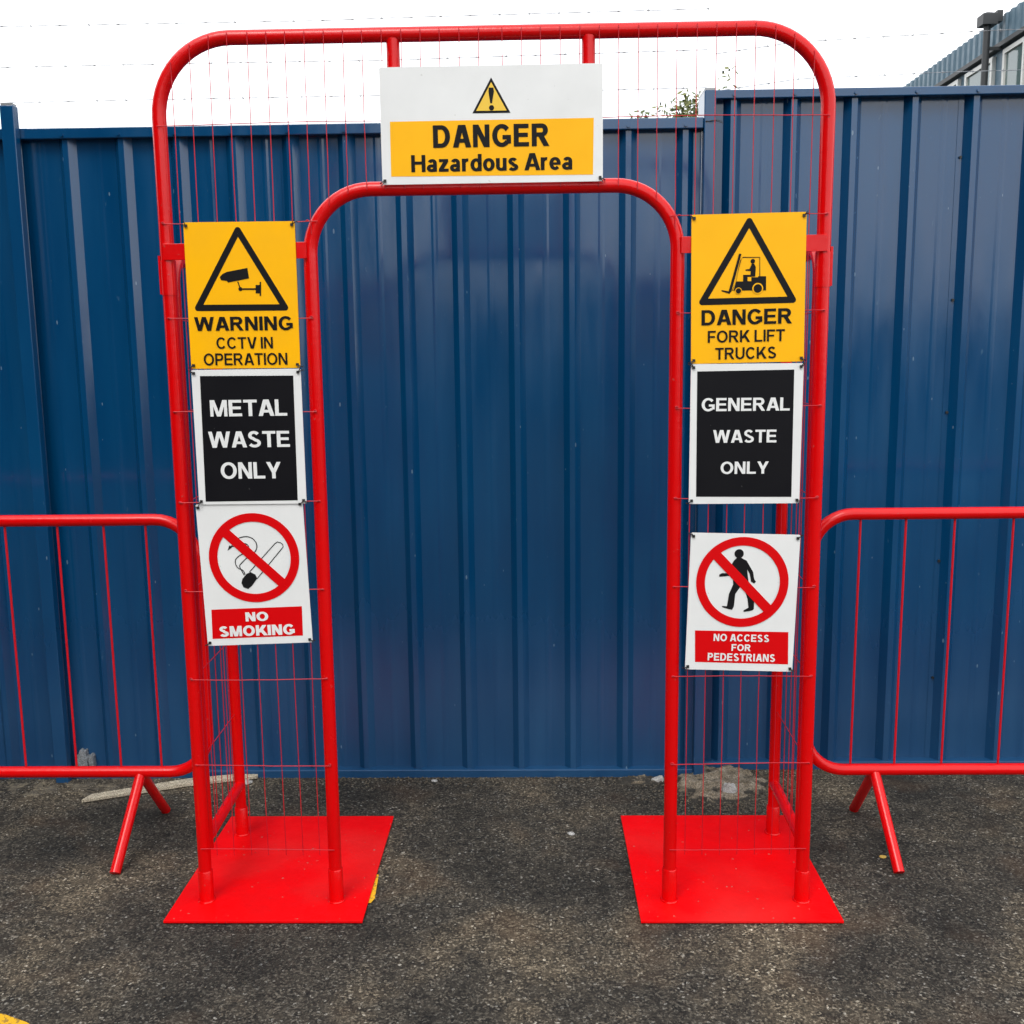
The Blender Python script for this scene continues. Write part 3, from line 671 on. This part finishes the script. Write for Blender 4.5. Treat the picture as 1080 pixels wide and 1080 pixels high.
# top sign
S, d = sign('top', 'wide white and yellow DANGER Hazardous Area sign hung across the top of the gate', WHITE, -.0262)
p = d['p']; layer(S, 'yellow_panel', [p['rect']], YELLOW, 1)
layer(S, 'warning_triangle', [p['tri']], BLACK, 1)
layer(S, 'triangle_field', [grow(p['tri'], .80)], PALEY, 2)
layer(S, 'exclamation_mark', [p['ex'], disc(p['dot'][0], .0065)], BLACK, 3)
textline(S, 'lettering', 'DANGER', d['t']['DANGER'], BLACK, .27, .19, .15); textline(S, 'lettering', 'Hazardous Area', d['t']['Hazardous Area'], BLACK, .24, .175, .08, space=.3)
for o in bpy.data.objects:
    if '_th' in o: del o['_th']
# ------------------------------------------------------------------ building behind, on the right
CLAD = painted('teal_cladding', (.085, .15, .20), .45, .5, dirt=(.06, .09, .1), chips=.7, bmp=.05)
GUT = mat('dark_gutter', (.025, .028, .03), .5)[0]
FRAME = mat('white_window_frame', (.62, .63, .60), .4)[0]
def glass():
    m, nt, b = mat('window_glass', (.10, .15, .15), .06, 1.0); return m
GLASS = glass()
BX = 7.78; bb = empty('building', (BX, 16, 0)); tag(bb, 'teal ribbed metal building with windows rising beyond the fence on the right', 'building')
def ribwall(name, y0, y1, z0, z1, x, dep, pitch):
    mb = MB(); pts = []; y = y0
    while y < y1: pts += [(x, y), (x, y + pitch * .5), (x - dep, y + pitch * .56), (x - dep, y + pitch * .94)]; y += pitch
    n = len(pts); mb.add([(a - BX, b_ - 16, z) for z in (z0, z1) for a, b_ in pts], [(i + 1, i, n + i, n + i + 1) for i in range(n - 1)])
    return mb.build(name, CLAD, bb)
ribwall('fascia', 8., 34., 6.46, 6.885, BX - .02, .03, .23)
MB().box(-.10, -8, 6.385, .02, 18, 6.455).build('gutter', GUT, bb)
MB().box(.02, -8, 0, 9, 18, 6.40).build('wall', CLAD, bb)
MB().box(.05, -8, 6.41, 9, 18, 6.80).build('roof', CLAD, bb)
for k in range(9):
    y0 = -7.25 + 1.55 * k * 1.0 + .02
    y0 = [15.24, 16.63, 13.76, 12.3, 18.02, 19.41, 20.8, 22.2, 23.6][k] - 16
    h0, h1 = 5.1, 6.33
    fr = MB()
    for a in ((y0 - .0, h0, y0 + .07, h1), (y0 + 1.03, h0, y0 + 1.10, h1), (y0 + .07, h0, y0 + 1.03, h0 + .07), (y0 + .07, h1 - .07, y0 + 1.03, h1), (y0 + .36, h0 + .07, y0 + .41, h1 - .07)):
        fr.box(-.045, a[0], a[1], .018, a[2], a[3])
    wf = fr.build('window', FRAME, bb)
    MB().box(-.012, y0 + .072, h0 + .072, .016, y0 + 1.028, h1 - .072).build('pane', GLASS, wf)
fl = MB(); fl.tube([(-.30, -1.1, 4.8), (-.30, -1.1, 6.72)], .055, 14); fl.box(-.32, -1.12, 6.34, -.05, -1.08, 6.39)
flu = fl.build('flue_pipe', GUT, bb, True)
cw = MB(); cw.box(-.42, -1.22, 6.71, -.18, -.98, 6.87); cw.add([(-.42, -1.22, 6.872), (-.18, -1.22, 6.872), (-.18, -.98, 6.872), (-.42, -.98, 6.872), (-.30, -1.1, 6.93)], [(0, 1, 4), (1, 2, 4), (2, 3, 4), (3, 0, 4)])
cw.box(-.179, -1.18, 6.76, -.09, -1.03, 6.93)
cw.build('cowl', GUT, flu)
# ------------------------------------------------------------------ small trees behind the fence
LEAF = []
for i, c_ in enumerate(((.10, .13, .04), (.16, .17, .055), (.07, .09, .03))):
    m, nt, b = mat('leaf_green', c_, .6, .3); b.inputs['Transmission Weight'].default_value = 0; LEAF.append(m)
BARK = mat('bark', (.10, .08, .06), .9)[0]
def tree(x, y, h, r, label, seed, nl=5200):
    T = empty('tree', (x, y, 0)); tag(T, label, 'tree', 'trees beyond the blue fence'); rt = random.Random(seed)
    tr = MB(); tr.tube([(0, 0, -.05), (.03, .02, h * .35), (-.02, .03, h * .62), (.02, 0, h * .85)], [.07, .055, .035, .012], 8)
    tips = []
    for k in range(16):
        a = rt.uniform(0, 2 * pi); z0 = h * rt.uniform(.4, .8); L = r * rt.uniform(.6, 1.05) * (1.1 - abs(z0 / h - .6))
        e = Vector((cos(a) * L, sin(a) * L, min(h * .97, z0 + L * rt.uniform(.3, .9)))); tr.tube([(0, 0, z0), (e.x * .5, e.y * .5, (z0 + e.z) / 2 - .03), tuple(e)], [.02, .013, .005], 6); tips.append(e)
        tips.append(Vector((e.x * .6, e.y * .6, (z0 + e.z) / 2 + .1)))
    for k in range(5): tips.append(Vector((rt.uniform(-.2, .2) * r, rt.uniform(-.2, .2) * r, h * rt.uniform(.86, .98))))
    tr.build('trunk', BARK, T, True)
    lf = MB()
    for i in range(nl):
        t = tips[rt.randrange(len(tips))]; s_ = r * .26; c0 = t + Vector((rt.gauss(0, s_), rt.gauss(0, s_), rt.gauss(0, s_ * .7)))
        if c0.z > h: continue
        u = Vector((rt.gauss(0, 1), rt.gauss(0, 1), rt.gauss(0, 1))).normalized(); v_ = u.orthogonal().normalized(); L = rt.uniform(.025, .05)
        lf.add([c0 - u * L, c0 + v_ * L * .45, c0 + u * L, c0 - v_ * L * .45], [(0, 1, 2, 3)], rt.choice((0, 0, 1, 1, 2)))
    lf.build('crown', LEAF, T)
tree(1.86, 9.2, 4.47, .44, 'leafy tree top showing over the lower fence, left of the fence joint', 4)
tree(1.45, 9.6, 4.36, .40, 'thin sparse tree top just left of the fuller tree crown over the fence', 9, 1500)
tree(2.36, 9.8, 4.86, .30, 'sparse twiggy tree top poking up over the taller fence beside the joint post', 6, 700)
# ------------------------------------------------------------------ what the glossy fence mirrors: buildings across the yard
SHED = painted('grey_render', (.035, .035, .038), .8, .2, bmp=.1)
def shed(x0, y0, x1, y1, h, ridge, label):
    R_ = empty('warehouse', ((x0 + x1) / 2, y1, 0)); tag(R_, label, 'warehouse'); ox, oy = (x0 + x1) / 2, y1
    MB().box(x0 - ox, y0 - oy, 0, x1 - ox, 0, h).build('wall', SHED, R_)
    rf = MB(); a, b_ = x0 - ox - .2, x1 - ox + .2; c_, d_ = y0 - oy - .2, .2; m_ = (c_ + d_) / 2
    rf.add([(a, c_, h + .004), (b_, c_, h + .004), (b_, d_, h + .004), (a, d_, h + .004), (a, m_, h + ridge), (b_, m_, h + ridge)], [(0, 4, 5, 1), (2, 5, 4, 3), (0, 3, 4), (1, 5, 2), (0, 1, 2, 3)])
    rf.build('roof', GUT, R_)
    for k in range(int((x1 - x0) / 3)):
        xx = x0 - ox + 1 + 3 * k; MB().box(xx, .0, h * .35, xx + 1.4, .06, h * .7).build('window', GLASS, R_)
shed(-22, -24, -4.1, -12.5, 7.2, 1.5, 'tall dark building across the yard, mirrored in the left part of the fence')
shed(-17, -11.5, -6.5, .6, 7.0, 1.2, 'dark building standing left of the yard, mirrored in the left-hand flanks of the fence ribs')
shed(-2.2, -42, 34, -30, 2.6, .6, 'long low building far across the yard, mirrored in the right fence')
shed(-3.5, -29, 6.5, -24, 3.3, .8, 'mid-height building across the yard, mirrored in the fence inside the gate')
# ------------------------------------------------------------------ camera, light, sky
cd = bpy.data.cameras.new('camera'); cd.sensor_width = 36; cd.lens = 36; cd.clip_end = 500; cd.clip_start = .05
cam = bpy.data.objects.new('camera', cd); COL.objects.link(cam)
R_ = Vector((.9997, .0195, -.0115)); F_ = Vector((-.0211, .9880, -.1529)).normalized(); R_ = (R_ - F_ * R_.dot(F_)).normalized(); U_ = R_.cross(F_)
M = Matrix((R_, U_, -F_)).transposed().to_4x4(); M.translation = Vector((.1002, -2.7675, 1.5789)); cam.matrix_world = M
sc.camera = cam
EL, AZ = radians(52), radians(200)
w = bpy.data.worlds.new('World'); sc.world = w; w.use_nodes = True; nt = w.node_tree; bg = nt.nodes['Background']
sky = nt.nodes.new('ShaderNodeTexSky'); sky.sky_type = 'NISHITA'; sky.sun_disc = False; sky.sun_elevation = EL; sky.sun_rotation = AZ; sky.dust_density = 3
tc = nt.nodes.new('ShaderNodeTexCoord'); nz = nt.nodes.new('ShaderNodeTexNoise'); nz.inputs['Scale'].default_value = 2.2; nz.inputs['Detail'].default_value = 5
nt.links.new(tc.outputs['Generated'], nz.inputs['Vector'])
cl = ramp(nt, nz.outputs[0], [(.3, (10.2, 10.5, 11.0)), (.7, (12.5, 12.6, 12.7))])
nt.links.new(mix(nt, .90, sky.outputs[0], cl.outputs[0]), bg.inputs['Color']); bg.inputs['Strength'].default_value = .1
sl = bpy.data.lights.new('sun', 'SUN'); sl.energy = .9; sl.angle = radians(25); sl.color = (1, .97, .92)
so = bpy.data.objects.new('sun', sl); COL.objects.link(so)
dirv = Vector((sin(AZ) * cos(EL), cos(AZ) * cos(EL), sin(EL))); so.rotation_euler = dirv.to_track_quat('Z', 'Y').to_euler()
sc.view_settings.view_transform = 'Standard'; sc.view_settings.look = 'None'; sc.view_settings.gamma = 1; sc.view_settings.exposure = .75
sc.render.film_transparent = False
